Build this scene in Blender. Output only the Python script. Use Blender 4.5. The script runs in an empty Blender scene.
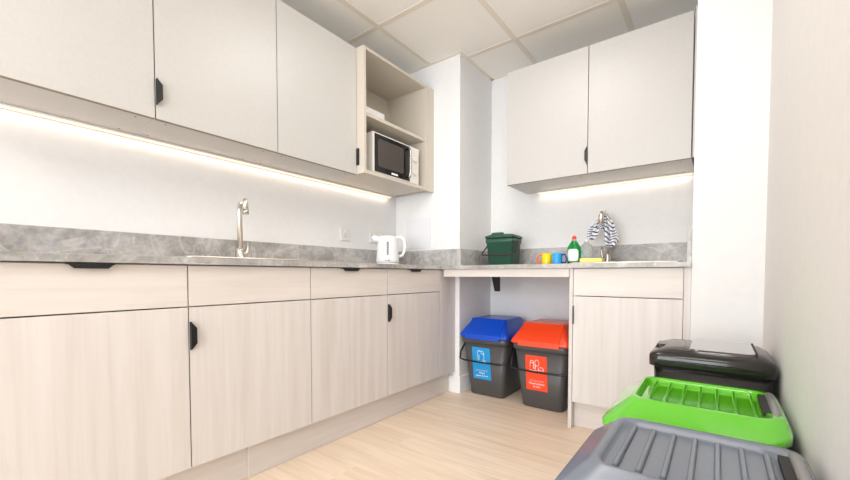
import bpy, bmesh, math, random
from mathutils import Vector, Matrix
random.seed(4)
SC = bpy.context.scene
COL = SC.collection
PI = math.pi

# ------------------------------------------------------------------ dimensions
XL, XW, XWL, XU = -1.482, -2.038, -1.732, -1.671      # base fronts, left wall, wall-cabinet fronts, open unit front
YS = [0.0664, 0.5800, 1.0914, 1.6045, 2.1208]          # base unit seams
YWS = [0.0616, 0.5776, 1.0935, 1.6119]                 # wall unit seams
YF, YW, YB, YP = 2.1327, 2.4121, 2.7778, 2.3114
XP = -1.4484
XN, XR = -0.095, 0.156
ZW, ZT, H = 1.4376, 2.1734, 2.3617
ZC, ZTOP, ZUP = 0.873, 0.897, 1.018                    # carcase top, worktop top, upstand top
YREAR = -3.0

# ------------------------------------------------------------------ materials
def lin(c):
    return tuple(((v/12.92) if v <= .04045 else ((v+.055)/1.055)**2.4) for v in [x/255 for x in c])+(1,)

def mat(name, col, rough=.5, metal=0, **kw):
    m = bpy.data.materials.new(name); m.use_nodes = True
    b = m.node_tree.nodes['Principled BSDF']
    b.inputs['Base Color'].default_value = lin(col)
    b.inputs['Roughness'].default_value = rough
    b.inputs['Metallic'].default_value = metal
    for k, v in kw.items():
        b.inputs[k.replace('_', ' ')].default_value = v
    return m

def noisy(name, c1, c2, scale=(1, 1, 1), nscale=6, detail=6, rough=.5, bump=0, lo=.35, hi=.65, dist=0, rnd=True, c3=None, **kw):
    m = mat(name, c1, rough, **kw); nt = m.node_tree; N = nt.nodes; L = nt.links
    b = N['Principled BSDF']
    tc = N.new('ShaderNodeTexCoord'); mp = N.new('ShaderNodeMapping'); mp.inputs['Scale'].default_value = scale
    if rnd:
        oi = N.new('ShaderNodeObjectInfo'); ml = N.new('ShaderNodeVectorMath'); ml.operation = 'SCALE'
        cb = N.new('ShaderNodeCombineXYZ'); L.new(oi.outputs['Random'], cb.inputs[0]); L.new(oi.outputs['Random'], cb.inputs[1]); L.new(oi.outputs['Random'], cb.inputs[2])
        L.new(cb.outputs[0], ml.inputs[0]); ml.inputs['Scale'].default_value = 37
        ad = N.new('ShaderNodeVectorMath'); L.new(tc.outputs['Object'], ad.inputs[0]); L.new(ml.outputs[0], ad.inputs[1])
        L.new(ad.outputs[0], mp.inputs[0])
    else:
        L.new(tc.outputs['Object'], mp.inputs[0])
    n = N.new('ShaderNodeTexNoise'); n.inputs['Scale'].default_value = nscale; n.inputs['Detail'].default_value = detail
    n.inputs['Distortion'].default_value = dist; n.inputs['Roughness'].default_value = .6
    L.new(mp.outputs[0], n.inputs['Vector'])
    r = N.new('ShaderNodeValToRGB'); r.color_ramp.elements[0].position = lo; r.color_ramp.elements[1].position = hi
    r.color_ramp.elements[0].color = lin(c1); r.color_ramp.elements[1].color = lin(c2)
    if c3:
        e = r.color_ramp.elements.new((lo+hi)/2); e.color = lin(c3)
    L.new(n.outputs['Fac'], r.inputs[0]); L.new(r.outputs[0], b.inputs['Base Color'])
    if bump:
        bp = N.new('ShaderNodeBump'); bp.inputs['Strength'].default_value = bump; bp.inputs['Distance'].default_value = .002
        L.new(n.outputs['Fac'], bp.inputs['Height']); L.new(bp.outputs[0], b.inputs['Normal'])
    return m

M = {}
M['wall'] = noisy('wall_paint', (231, 230, 229), (234, 233, 232), nscale=30, rough=.75, rnd=False, bump=.03)
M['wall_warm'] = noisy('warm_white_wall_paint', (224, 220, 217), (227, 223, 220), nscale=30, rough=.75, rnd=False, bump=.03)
M['ceiling'] = noisy('ceiling_tile', (248, 244, 237), (252, 248, 242), nscale=220, detail=3, rough=.9, rnd=False, bump=.1)
M['grid'] = mat('ceiling_grid', (236, 226, 212), .6)
M['gloss_white'] = mat('skirting_white', (240, 240, 241), .3)
M['oak_v'] = noisy('washed_oak_vertical', (207, 199, 193), (219, 213, 209), (9, 9, .45), 2.6, 8, .45, lo=.3, hi=.62, dist=.5)
M['oak_y'] = noisy('washed_oak_lengthwise', (211, 202, 194), (221, 213, 207), (9, .55, 9), 3.2, 8, .45, lo=.3, hi=.6, dist=.4)
M['oak_x'] = noisy('washed_oak_crosswise', (211, 202, 194), (221, 213, 207), (.55, 9, 9), 3.2, 8, .45, lo=.3, hi=.6, dist=.4)
M['cream'] = noisy('wall_unit_cream', (195, 192, 188), (198, 195, 191), (1, 1, 1), 90, 2, .38)
M['cream_warm_lit'] = noisy('open_unit_cream_warm_lit', (203, 194, 180), (206, 197, 183), (1, 1, 1), 90, 2, .4)  # cream board; warm bounced light inside the unit is put into this colour
M['carcase'] = mat('carcase_board', (213, 202, 186), .5)
M['edge'] = mat('dull_brown', (150, 134, 116), .6)  # plain brown for door-bottom strips and screw caps
M['black'] = mat('black_handle', (22, 22, 24), .4)
M['blackmetal'] = mat('black_bracket', (14, 14, 15), .45)
M['steel'] = mat('brushed_steel', (222, 214, 204), .36, 1)
M['chrome'] = mat('satin_chrome', (190, 186, 180), .25, 1)
M['sink'] = mat('sink_steel', (210, 200, 188), .35, 1)
M['white_plastic'] = mat('white_plastic', (240, 240, 240), .28)
M['socket'] = mat('socket_plastic', (228, 226, 222), .3)
M['panel'] = mat('pale_patch', (226, 226, 230), .5)
M['gap'] = mat('dark_recess', (35, 33, 32), .7)
M['grey_bin'] = noisy('dark_grey_plastic', (74, 72, 72), (82, 80, 80), nscale=400, detail=2, rough=.42)
M['blue_lid'] = mat('blue_plastic', (4, 72, 192), .3)
M['red_lid'] = mat('orange_red_plastic', (242, 72, 32), .25)
M['blue_label'] = mat('blue_label', (18, 150, 215), .5)
M['red_label'] = mat('orange_label', (250, 74, 34), .5)
M['print'] = mat('white_print', (240, 240, 240), .6)
M['print_soft'] = mat('pale_print', (225, 190, 178), .6)
M['black_plastic'] = mat('glossy_black_plastic', (20, 19, 19), .13)
M['black_lid'] = mat('glossy_dark_brown_black_lid', (34, 30, 29), .12)
M['smoke'] = mat('smoky_lid_insert', (66, 58, 55), .1)
M['green_lid'] = mat('lime_green_plastic', (92, 188, 22), .2)
M['grey_lid'] = mat('blue_grey_plastic', (112, 118, 128), .27)
for k in ('green_lid', 'smoke'):
    b_ = M[k].node_tree.nodes['Principled BSDF']; b_.inputs['Coat Weight'].default_value = 1; b_.inputs['Coat IOR'].default_value = 1.5; b_.inputs['Coat Roughness'].default_value = .07
M['handle_grey'] = mat('grey_handle_plastic', (128, 124, 124), .3)
M['caddy'] = noisy('bottle_green_plastic', (42, 84, 66), (48, 92, 72), nscale=500, detail=1, rough=.4)
M['caddy_handle'] = mat('caddy_handle', (62, 46, 38), .45)
M['kettle_print'] = mat('kettle_print', (110, 118, 125), .5)
M['window_grey'] = mat('water_window', (120, 112, 108), .3)
M['yellow'] = mat('yellow_glaze', (250, 212, 12), .2)
M['mugwhite'] = mat('white_glaze', (238, 236, 232), .2)
M['orange'] = mat('orange_glaze', (250, 96, 40), .25)
M['sky_blue'] = noisy('spotted_blue_glaze', (24, 150, 225), (60, 180, 235), nscale=70, rough=.2)
M['navy'] = mat('navy_glaze', (20, 60, 140), .2)
M['sponge'] = noisy('yellow_sponge', (250, 226, 110), (255, 238, 150), nscale=150, rough=.95, bump=.5)
M['soap'] = mat('green_soap', (0, 150, 58), .12, Transmission_Weight=.25, IOR=1.4)
M['soap_label'] = mat('soap_label', (235, 236, 235), .4)
M['red_cap'] = mat('red_cap', (240, 60, 30), .3)
M['clear'] = mat('clear_plastic', (235, 240, 240), .08, Transmission_Weight=.9, IOR=1.12)
M['clear_label'] = mat('teal_print', (90, 190, 190), .4)
M['mw_black'] = mat('microwave_black', (12, 12, 13), .15)
M['mw_window'] = noisy('microwave_mesh_window', (58, 53, 50), (86, 78, 72), nscale=700, detail=0, rough=.25)
M['mw_body'] = mat('microwave_white', (232, 228, 220), .3)

def emis(name, col, s):
    m = mat(name, col, .5); b = m.node_tree.nodes['Principled BSDF']
    b.inputs['Emission Color'].default_value = lin(col); b.inputs['Emission Strength'].default_value = s
    return m
M['led'] = emis('led_diffuser', (255, 226, 196), .9)
M['panel_light'] = emis('ceiling_panel_diffuser', (255, 250, 244), 3)

def glass():
    m = bpy.data.materials.new('added_window_glass'); m.use_nodes = True; nt = m.node_tree; nt.nodes.clear()
    o = nt.nodes.new('ShaderNodeOutputMaterial'); t = nt.nodes.new('ShaderNodeBsdfTransparent'); g = nt.nodes.new('ShaderNodeBsdfGlossy')
    g.inputs['Roughness'].default_value = .02; f = nt.nodes.new('ShaderNodeFresnel'); x = nt.nodes.new('ShaderNodeMixShader')
    nt.links.new(f.outputs[0], x.inputs[0]); nt.links.new(t.outputs[0], x.inputs[1]); nt.links.new(g.outputs[0], x.inputs[2]); nt.links.new(x.outputs[0], o.inputs[0])
    return m
M['glass'] = glass()

def stone():
    m = mat('grey_stone_laminate', (150, 145, 142), .42); nt = m.node_tree; N = nt.nodes; L = nt.links; b = N['Principled BSDF']
    tc = N.new('ShaderNodeTexCoord')
    n1 = N.new('ShaderNodeTexNoise'); n1.inputs['Scale'].default_value = 4; n1.inputs['Detail'].default_value = 12; n1.inputs['Distortion'].default_value = .5; n1.inputs['Roughness'].default_value = .74
    n2 = N.new('ShaderNodeTexNoise'); n2.inputs['Scale'].default_value = 2.6; n2.inputs['Detail'].default_value = 8; n2.inputs['Distortion'].default_value = 2.2
    n3 = N.new('ShaderNodeTexNoise'); n3.inputs['Scale'].default_value = 60; n3.inputs['Detail'].default_value = 5
    for n in (n1, n2, n3): L.new(tc.outputs['Object'], n.inputs['Vector'])
    r = N.new('ShaderNodeValToRGB'); cr = r.color_ramp
    cr.elements[0].position = .36; cr.elements[0].color = lin((136, 129, 122)); cr.elements[1].position = .66; cr.elements[1].color = lin((208, 204, 200))
    e = cr.elements.new(.5); e.color = lin((172, 165, 159))
    L.new(n1.outputs['Fac'], r.inputs[0])
    # thin pale veins where the second noise crosses its middle value
    s = N.new('ShaderNodeMath'); s.operation = 'SUBTRACT'; s.inputs[1].default_value = .5; L.new(n2.outputs['Fac'], s.inputs[0])
    a = N.new('ShaderNodeMath'); a.operation = 'ABSOLUTE'; L.new(s.outputs[0], a.inputs[0])
    v = N.new('ShaderNodeMapRange'); v.inputs[1].default_value = 0; v.inputs[2].default_value = .022; v.inputs[3].default_value = .45; v.inputs[4].default_value = 0
    L.new(a.outputs[0], v.inputs[0])
    mx = N.new('ShaderNodeMix'); mx.data_type = 'RGBA'; mx.inputs[7].default_value = lin((212, 206, 200))
    L.new(v.outputs[0], mx.inputs[0]); L.new(r.outputs[0], mx.inputs[6])
    sp = N.new('ShaderNodeMix'); sp.data_type = 'RGBA'; sp.blend_type = 'OVERLAY'; sp.inputs[0].default_value = .35
    L.new(mx.outputs[2], sp.inputs[6]); L.new(n3.outputs['Color'], sp.inputs[7])
    hs = N.new('ShaderNodeHueSaturation'); hs.inputs['Saturation'].default_value = .5; L.new(sp.outputs[2], hs.inputs['Color'])
    L.new(hs.outputs[0], b.inputs['Base Color'])
    return m
M['stone'] = stone()

def floor_mat():
    m = mat('light_oak_plank_floor', (222, 196, 164), .42); nt = m.node_tree; N = nt.nodes; L = nt.links; b = N['Principled BSDF']
    tc = N.new('ShaderNodeTexCoord')
    br = N.new('ShaderNodeTexBrick'); br.inputs['Scale'].default_value = 1; br.inputs['Brick Width'].default_value = 1.25; br.inputs['Row Height'].default_value = .19
    br.inputs['Mortar Size'].default_value = .0012; br.offset = .37
    br.inputs['Color1'].default_value = (.2, .2, .2, 1); br.inputs['Color2'].default_value = (.8, .8, .8, 1); br.inputs['Mortar'].default_value = (.0, .0, .0, 1)
    L.new(tc.outputs['Object'], br.inputs['Vector'])
    mp = N.new('ShaderNodeMapping'); mp.inputs['Scale'].default_value = (.8, 11, 1); 
    ad = N.new('ShaderNodeVectorMath'); sc = N.new('ShaderNodeVectorMath'); sc.operation = 'SCALE'; sc.inputs['Scale'].default_value = 7
    L.new(br.outputs['Color'], sc.inputs[0]); L.new(tc.outputs['Object'], ad.inputs[0]); L.new(sc.outputs[0], ad.inputs[1]); L.new(ad.outputs[0], mp.inputs[0])
    n = N.new('ShaderNodeTexNoise'); n.inputs['Scale'].default_value = 2.6; n.inputs['Detail'].default_value = 8; n.inputs['Distortion'].default_value = .8
    L.new(mp.outputs[0], n.inputs['Vector'])
    r = N.new('ShaderNodeValToRGB'); r.color_ramp.elements[0].position = .3; r.color_ramp.elements[0].color = lin((226, 204, 180)); r.color_ramp.elements[1].position = .62; r.color_ramp.elements[1].color = lin((241, 223, 202))
    L.new(n.outputs['Fac'], r.inputs[0])
    mx = N.new('ShaderNodeMix'); mx.data_type = 'RGBA'; mx.blend_type = 'MULTIPLY'; mx.inputs[7].default_value = lin((226, 214, 200))
    mm = N.new('ShaderNodeMath'); mm.operation = 'MULTIPLY'; mm.inputs[1].default_value = .45
    L.new(br.outputs['Color'], mm.inputs[0]); L.new(mm.outputs[0], mx.inputs[0]); L.new(r.outputs[0], mx.inputs[6])
    L.new(mx.outputs[2], b.inputs['Base Color'])
    return m
M['floor'] = floor_mat()

def towel_mat():
    m = mat('striped_cotton', (238, 238, 240), .9); nt = m.node_tree; N = nt.nodes; L = nt.links; b = N['Principled BSDF']
    uv = N.new('ShaderNodeUVMap'); uv.uv_map = 'UVMap'; sx = N.new('ShaderNodeSeparateXYZ'); L.new(uv.outputs[0], sx.inputs[0])
    mu = N.new('ShaderNodeMath'); mu.operation = 'MULTIPLY'; mu.inputs[1].default_value = 1; L.new(sx.outputs[1], mu.inputs[0])
    fr = N.new('ShaderNodeMath'); fr.operation = 'FRACT'; L.new(mu.outputs[0], fr.inputs[0])
    gt = N.new('ShaderNodeMath'); gt.operation = 'LESS_THAN'; gt.inputs[1].default_value = .34; L.new(fr.outputs[0], gt.inputs[0])
    mx = N.new('ShaderNodeMix'); mx.data_type = 'RGBA'; mx.inputs[6].default_value = lin((238, 238, 240)); mx.inputs[7].default_value = lin((24, 46, 104))
    L.new(gt.outputs[0], mx.inputs[0]); L.new(mx.outputs[2], b.inputs['Base Color'])
    return m
M['towel'] = towel_mat()

# ------------------------------------------------------------------ helpers
def box(bm, x0, x1, y0, y1, z0, z1, bev=0):
    if x0 > x1: x0, x1 = x1, x0
    if y0 > y1: y0, y1 = y1, y0
    if z0 > z1: z0, z1 = z1, z0
    r = bmesh.ops.create_cube(bm, size=1)
    for v in r['verts']:
        v.co = Vector((x0+(v.co.x+.5)*(x1-x0), y0+(v.co.y+.5)*(y1-y0), z0+(v.co.z+.5)*(z1-z0)))
    if bev:
        es = list({e for v in r['verts'] for e in v.link_edges})
        bmesh.ops.bevel(bm, geom=es, offset=bev, segments=2, profile=.7, affect='EDGES')
    return bm

def B(*a, **k):
    return box(bmesh.new(), *a, **k)

def BB(lst, bev=0):
    bm = bmesh.new()
    for a in lst: box(bm, *a, bev=bev)
    return bm

def tube(bm, pts, r, n=12, cap=True):
    pts = [Vector(p) for p in pts]
    rs = r if isinstance(r, (list, tuple)) else [r]*len(pts)
    rings = []; up = None
    for i, p in enumerate(pts):
        t = (pts[min(i+1, len(pts)-1)]-pts[max(i-1, 0)]).normalized()
        if up is None:
            up = Vector((0, 0, 1)) if abs(t.z) < .9 else Vector((1, 0, 0))
        a = (up-t*up.dot(t)).normalized(); b = t.cross(a); up = a
        rings.append([bm.verts.new(p+(a*math.cos(2*PI*k/n)+b*math.sin(2*PI*k/n))*rs[i]) for k in range(n)])
    for A, C in zip(rings, rings[1:]):
        for k in range(n):
            f = bm.faces.new((A[k], A[(k+1) % n], C[(k+1) % n], C[k])); f.smooth = True
    if cap:
        bm.faces.new(rings[0][::-1]); bm.faces.new(rings[-1])
    return bm

def lathe(bm, prof, c=(0, 0, 0), n=32, sx=1, sy=1):
    rings = []
    for r, z in prof:
        rings.append([bm.verts.new((c[0]+r*sx*math.cos(2*PI*k/n), c[1]+r*sy*math.sin(2*PI*k/n), c[2]+z)) for k in range(n)])
    for A, C in zip(rings, rings[1:]):
        for k in range(n):
            f = bm.faces.new((A[k], A[(k+1) % n], C[(k+1) % n], C[k])); f.smooth = True
    bm.faces.new(rings[0][::-1]); bm.faces.new(rings[-1])
    return bm

def rrect(x0, x1, y0, y1, r, z, n=5):
    out = []; rr = r if isinstance(r, tuple) else (r,)*4
    for cx, cy, a0, r in ((x1-rr[0], y1-rr[0], 0, rr[0]), (x0+rr[1], y1-rr[1], 90, rr[1]), (x0+rr[2], y0+rr[2], 180, rr[2]), (x1-rr[3], y0+rr[3], 270, rr[3])):
        for k in range(n+1):
            a = math.radians(a0+90*k/n)
            out.append((cx+r*math.cos(a), cy+r*math.sin(a), z(cx+r*math.cos(a), cy+r*math.sin(a)) if callable(z) else z))
    return out

def loft(bm, loops, cap0=True, cap1=True, smooth=True):
    rings = [[bm.verts.new(p) for p in lp] for lp in loops]
    n = len(rings[0])
    for A, C in zip(rings, rings[1:]):
        for k in range(n):
            f = bm.faces.new((A[k], A[(k+1) % n], C[(k+1) % n], C[k])); f.smooth = smooth
    if cap0: bm.faces.new(rings[0][::-1])
    if cap1: bm.faces.new(rings[-1])
    return bm

def prism(bm, poly, d):
    """extrude the polygon (list of 3-D points) along vector d"""
    a = [bm.verts.new(p) for p in poly]; b = [bm.verts.new(Vector(p)+Vector(d)) for p in poly]
    n = len(a)
    bm.faces.new(a); bm.faces.new(b[::-1])
    for k in range(n): bm.faces.new((a[k], b[k], b[(k+1) % n], a[(k+1) % n]))
    return bm

def origin(o):
    v = Vector((0, 0, 0))
    while o is not None:
        v += o.location; o = o.parent
    return v

def obj(name, bm, m, parent=None, at=None, smooth_angle=35, label=None):
    """one mesh object; geometry is given in room coordinates"""
    bmesh.ops.recalc_face_normals(bm, faces=bm.faces)
    if parent is not None:
        base = origin(parent); loc = Vector((0, 0, 0)); off = base
    else:
        if at is None:
            xs = [v.co.x for v in bm.verts]; ys = [v.co.y for v in bm.verts]; zs = [v.co.z for v in bm.verts]
            at = ((min(xs)+max(xs))/2, (min(ys)+max(ys))/2, min(zs))
        loc = Vector(at); off = loc
    bmesh.ops.translate(bm, verts=bm.verts, vec=-off)
    me = bpy.data.meshes.new(name); bm.to_mesh(me); bm.free()
    me.materials.append(M[m] if isinstance(m, str) else m)
    o = bpy.data.objects.new(name, me); COL.objects.link(o); o.location = loc
    if parent is not None: o.parent = parent
    if label: o['label'] = label
    return o

def tag(o, label, cat, group=None):
    o['label'] = label; o['category'] = cat
    if group: o['group'] = group
    return o

def struct(name, bm, m, at=None):
    o = obj(name, bm, m, at=at or (0, 0, 0)); o['kind'] = 'structure'; return o

def thing(name, label, cat, loc, group=None):
    o = bpy.data.objects.new(name, None); COL.objects.link(o); o.location = loc; o.empty_display_size = .05
    return tag(o, label, cat, group)

def text(name, body, size, m, parent, mw, align='CENTER', extr=.0003):
    cu = bpy.data.curves.new(name, 'FONT'); cu.body = body; cu.size = size; cu.align_x = align; cu.extrude = extr; cu.align_y = 'CENTER'
    t = bpy.data.objects.new(name, cu); COL.objects.link(t)
    bpy.context.view_layer.update()
    me = bpy.data.meshes.new_from_object(t.evaluated_get(bpy.context.evaluated_depsgraph_get()))
    bpy.data.objects.remove(t); me.transform(mw)
    me.transform(Matrix.Translation(-origin(parent)))
    me.materials.clear(); me.materials.append(M[m])
    o = bpy.data.objects.new(name, me); COL.objects.link(o); o.parent = parent
    return o

# ------------------------------------------------------------------ room shell
T = .1
XE = 2.6                                               # unseen room widened to the right here to admit more added light
YO = -.12
struct('floor', B(XW-T, XE+T, YREAR-T, YB+T, -.05, 0), 'floor')
struct('ceiling', B(XW-T, XE+T, YREAR-T, YB+T, H, H+.05), 'ceiling')
struct('wall_left', B(XW-T, XW, YREAR-T, YB+T, 0, H), 'wall')
struct('wall_back', B(XW, XR, YB, YB+T, 0, H), 'wall')
struct('wall_right', B(XR, XR+T, YO, YB+T, 0, H), 'wall_warm')
struct('wall_side', B(XR+T, XE, YO, YO+T, 0, H), 'wall')
struct('wall_east', B(XE, XE+T, YREAR-T, YO+T, 0, H), 'wall')
wx0, wx1, wz0, wz1 = -1.9, 2.45, .12, 2.27
struct('wall_rear', BB([(XW, wx0, YREAR-T, YREAR, 0, H), (wx1, XE, YREAR-T, YREAR, 0, H), (wx0, wx1, YREAR-T, YREAR, 0, wz0), (wx0, wx1, YREAR-T, YREAR, wz1, H)]), 'wall')
struct('wall_pillar', B(XW, XP, YP, YB, 0, H), 'wall')
struct('wall_nib', B(XN, XR, YF-.004, YB, 0, H), 'wall')
wf = struct('added_window_1', BB([(wx0, wx1, YREAR-.07, YREAR-.02, wz0, wz0+.05), (wx0, wx1, YREAR-.07, YREAR-.02, wz1-.05, wz1)]+[(x, x+.05, YREAR-.07, YREAR-.02, wz0+.05, wz1-.05) for x in (wx0, -.83, .25, 1.33, wx1-.05)]), 'gloss_white')  # unseen window, invented to let in light from behind the camera
obj('added_window_pane', B(wx0+.05, wx1-.05, YREAR-.05, YREAR-.045, wz0+.05, wz1-.05), 'glass', wf)

# skirting boards
def skirt(name, x0, x1, y0, y1):
    bm = bmesh.new(); box(bm, x0, x1, y0, y1, 0, .115, bev=.004); struct(name, bm, 'gloss_white')
skirt('baseboard_pillar', -1.53, XP+.014, YP-.014, YB)
skirt('baseboard_back', XP+.014, -.66, YB-.014, YB)
skirt('baseboard_nib', XN, XR, YF-.018, YF-.004)
skirt('baseboard_right', XR-.014, XR, YO, YF-.018)
skirt('baseboard_left', XW, XW+.014, YREAR, YS[0])

# ceiling grid: T bars and wall angle, slightly below the tiles
g = bmesh.new()
for x in (-1.70, -1.08, -.46):
    box(g, x-.0165, x+.0165, YREAR, YB, H-.0022, H)
y = 2.387
while y > YREAR:
    box(g, XW, XR, y-.0165, y+.0165, H-.002, H); y -= .62
for a in ((XW, XP+.02, YP-.02, YP), (XP, XP+.02, YP, YB), (XP, XN, YB-.02, YB), (XW, XW+.02, YREAR, YP), (XR-.02, XR, YO, YF), (XN-.02, XN, YF, YB), (XN, XR, YF-.024, YF-.004)):
    box(g, *a, H-.003, H)
struct('trim_1', g, 'grid')

# ------------------------------------------------------------------ handles
def handle_v(parent, face, seam, side, axis, z0, z1, out=.013, lip=.019, t=.003):
    """upright black edge pull.  axis 'y': door front faces +X at X=face, seam is a Y; axis 'x': door faces -Y at Y=face"""
    bm = bmesh.new(); c = .022
    a, b = seam+side*.0005, seam+side*lip
    if axis == 'y':
        box(bm, face-.004, face+out, a, a+side*t, z0, z1)
        prism(bm, [(face+out, a, z0), (face+out, b, z0+c), (face+out, b, z1-c), (face+out, a, z1)], (t, 0, 0))
    else:
        box(bm, a, a+side*t, face+.004, face-out, z0, z1)
        prism(bm, [(a, face-out, z0), (b, face-out, z0+c), (b, face-out, z1-c), (a, face-out, z1)], (0, -t, 0))
    obj('handle', bm, 'black', parent)

def handle_h(parent, face, y0, y1, ztop, out=.012, lip=.015, t=.003):
    bm = bmesh.new(); c = .017
    box(bm, face-.004, face+out, y0, y1, ztop-t, ztop)
    prism(bm, [(face+out, y0, ztop), (face+out, y1, ztop), (face+out, y1-c, ztop-lip), (face+out, y0+c, ztop-lip)], (t, 0, 0))
    obj('handle', bm, 'black', parent)

def carcase(x0, x1, y0, y1, z0, z1, t=.018, open_side='+x'):
    bm = bmesh.new()
    if open_side == '+x':
        L = [(x0, x1, y0, y0+t, z0, z1), (x0, x1, y1-t, y1, z0, z1), (x0, x1, y0+t, y1-t, z0, z0+t), (x0, x1, y0+t, y1-t, z1-t, z1), (x0, x0+.008, y0+t, y1-t, z0+t, z1-t)]
    else:
        L = [(x0, x0+t, y0, y1, z0, z1), (x1-t, x1, y0, y1, z0, z1), (x0+t, x1-t, y0, y1, z0, z0+t), (x0+t, x1-t, y0, y1, z1-t, z1), (x0+t, x1-t, y1-.008, y1, z0+t, z1-t)]
    for a in L: box(bm, *a)
    return bm

ZS = .724
FT = .018; G = .0021
# ------------------------------------------------------------------ left base units
base_desc = [
 ('pale washed-oak base cupboard nearest the camera with black pull on its drawer', 'y'),
 ('pale washed-oak base cupboard under the tap with black pull on its door', 'h'),
 ('pale washed-oak base cupboard with drawer pull only, between the sink cupboard and end cupboard', 'd'),
 ('pale washed-oak base cupboard below the kettle, with pulls on both door and drawer', 'b')]
for i in range(4):
    y0, y1 = YS[i], YS[i+1]
    t = thing('base_cabinet', base_desc[i][0], 'cabinet', (XL-.28, (y0+y1)/2, .15), 'base cupboards along the left wall')
    obj('body', carcase(XW+.002, XL-FT-.001, y0+.0003, y1-.0003, .15, ZC-.001), 'carcase', t)
    d = obj('door', B(XL-FT, XL, y0+G, y1-G, .15, ZS-G, bev=.0008), 'oak_v', t)
    w = obj('drawer', B(XL-FT, XL, y0+G, y1-G, ZS+G, .8685, bev=.0008), 'oak_y', t)
    if i in (1, 3):
        handle_v(d, XL, y0+G, 1, 'y', .573, .671)
    if i == 0: handle_h(w, XL, .262, .374, .870)
    if i == 2: handle_h(w, XL, 1.268, 1.386, .870)
    if i == 3: handle_h(w, XL, 1.786, 1.904, .870)
obj('corner_filler', B(XL-FT, XL, YS[4]+.001, YP-.001, .15, .8685, bev=.0008), 'oak_v', t)
o = obj('plinth', B(XL-.064, XL-.046, .812, YP-.016, .001, .148, bev=.001), 'oak_y')
tag(o, 'long pale oak plinth board running to the white pillar under the left cupboards', 'plinth', 'plinth boards')
o = obj('plinth', B(XL-.074, XL-.056, YS[0], .8105, .001, .148, bev=.001), 'oak_y')
tag(o, 'shorter set-back pale oak plinth board nearest the camera under the left cupboards', 'plinth', 'plinth boards')

# worktops
t = thing('worktop', 'grey stone-effect worktop with upstand along the left wall, carrying kettle and tall tap', 'worktop', (-1.75, 1.2, ZC))
obj('slab', B(XW+.001, -1.461, YS[0], YP-.001, ZC, ZTOP, bev=.0015), 'stone', t)
obj('upstand', BB([(XW+.001, XW+.019, YS[0], YP-.02, ZTOP, ZUP), (XW+.001, -1.461, YP-.019, YP-.001, ZTOP, ZUP)], bev=.001), 'stone', t)
t = thing('worktop', 'grey stone-effect worktop with upstand along the back wall, carrying green caddy and mugs', 'worktop', (-.75, 2.4, ZC))
bm = bmesh.new(); box(bm, -1.460, XN-.001, 2.112, YP-.002, ZC, ZTOP); box(bm, XP+.001, XN-.001, YP-.002, YB-.001, ZC, ZTOP)
obj('slab', bm, 'stone', t)
obj('upstand', BB([(-1.460, XP+.001, YP-.019, YP-.001, ZTOP, ZUP), (XP+.001, XP+.019, YP-.019, YB-.02, ZTOP, ZUP), (XP+.001, XN-.02, YB-.019, YB-.001, ZTOP, ZUP+.012), (XN-.019, XN-.001, 2.135, YB-.001, ZTOP, ZUP+.03)], bev=.001), 'stone', t)

# ------------------------------------------------------------------ back base run
t = thing('front_rail', 'pale oak rail spanning the open bay above the two under-counter bins', 'rail', (-1.05, YF+.009, .823))
obj('board', B(-1.4605, -.641, YF, YF+.018, .8245, ZC-.001, bev=.001), 'oak_x', t)
obj('lower_lip', B(-1.4605, -.641, YF-.004, YF+.002, .8245, .829, bev=.001), 'oak_x', t)
xa, xb = -.6198, -.1237
t = thing('base_cabinet', 'pale washed-oak base cupboard right of the bins with one drawer over one door', 'cabinet', (-.37, YF+.28, .15))
obj('body', carcase(xa, xb, YF+FT+.001, YB-.03, .15, ZC-.001, open_side='-y'), 'carcase', t)
d = obj('door', B(xa+.0025, xb-.0015, YF, YF+FT, .15, ZS-G, bev=.0008), 'oak_v', t)
obj('drawer', B(xa+.0025, xb-.0015, YF, YF+FT, ZS+G, .8685, bev=.0008), 'oak_x', t)
handle_v(d, YF, xa+.0025, 1, 'x', .573, .671, out=.014, lip=.004)
o = obj('end_panel', B(xa-.0195, xa-.0005, YF+.001, YB-.016, .001, ZC-.001, bev=.001), 'oak_v')
tag(o, 'tall thin oak end panel standing on the floor beside the orange-lidded bin', 'panel')
o = obj('scribe_panel', B(xb+.0005, XN-.001, YF+.001, YF+.02, .001, ZC-.001, bev=.001), 'oak_v')
tag(o, 'narrow oak strip closing the right base cupboard against the white wall end', 'panel')
o = obj('plinth', B(xa, xb, YF+.05, YF+.068, .001, .148, bev=.001), 'oak_x')
tag(o, 'short pale oak plinth board under the cupboard right of the bins', 'plinth', 'plinth boards')
# bracket under the worktop
t = thing('support_bracket', 'black tapered metal bracket under the back worktop above the blue-lidded bin', 'bracket', (-1.25, 2.6, .87))
bm = bmesh.new()
prism(bm, [(-1.283, 2.45, ZC-.001), (-1.206, 2.45, ZC-.001), (-1.222, 2.48, .72), (-1.262, 2.48, .72)], (0, .006, 0))
obj('face_plate', bm, 'blackmetal', t)
bm = bmesh.new()
for x in (-1.262, -1.236):
    prism(bm, [(x, 2.462, ZC-.002), (x, 2.50, ZC-.002), (x, 2.50, .73), (x, 2.49, .725)], (.006, 0, 0))
obj('web', bm, 'blackmetal', t)

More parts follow.
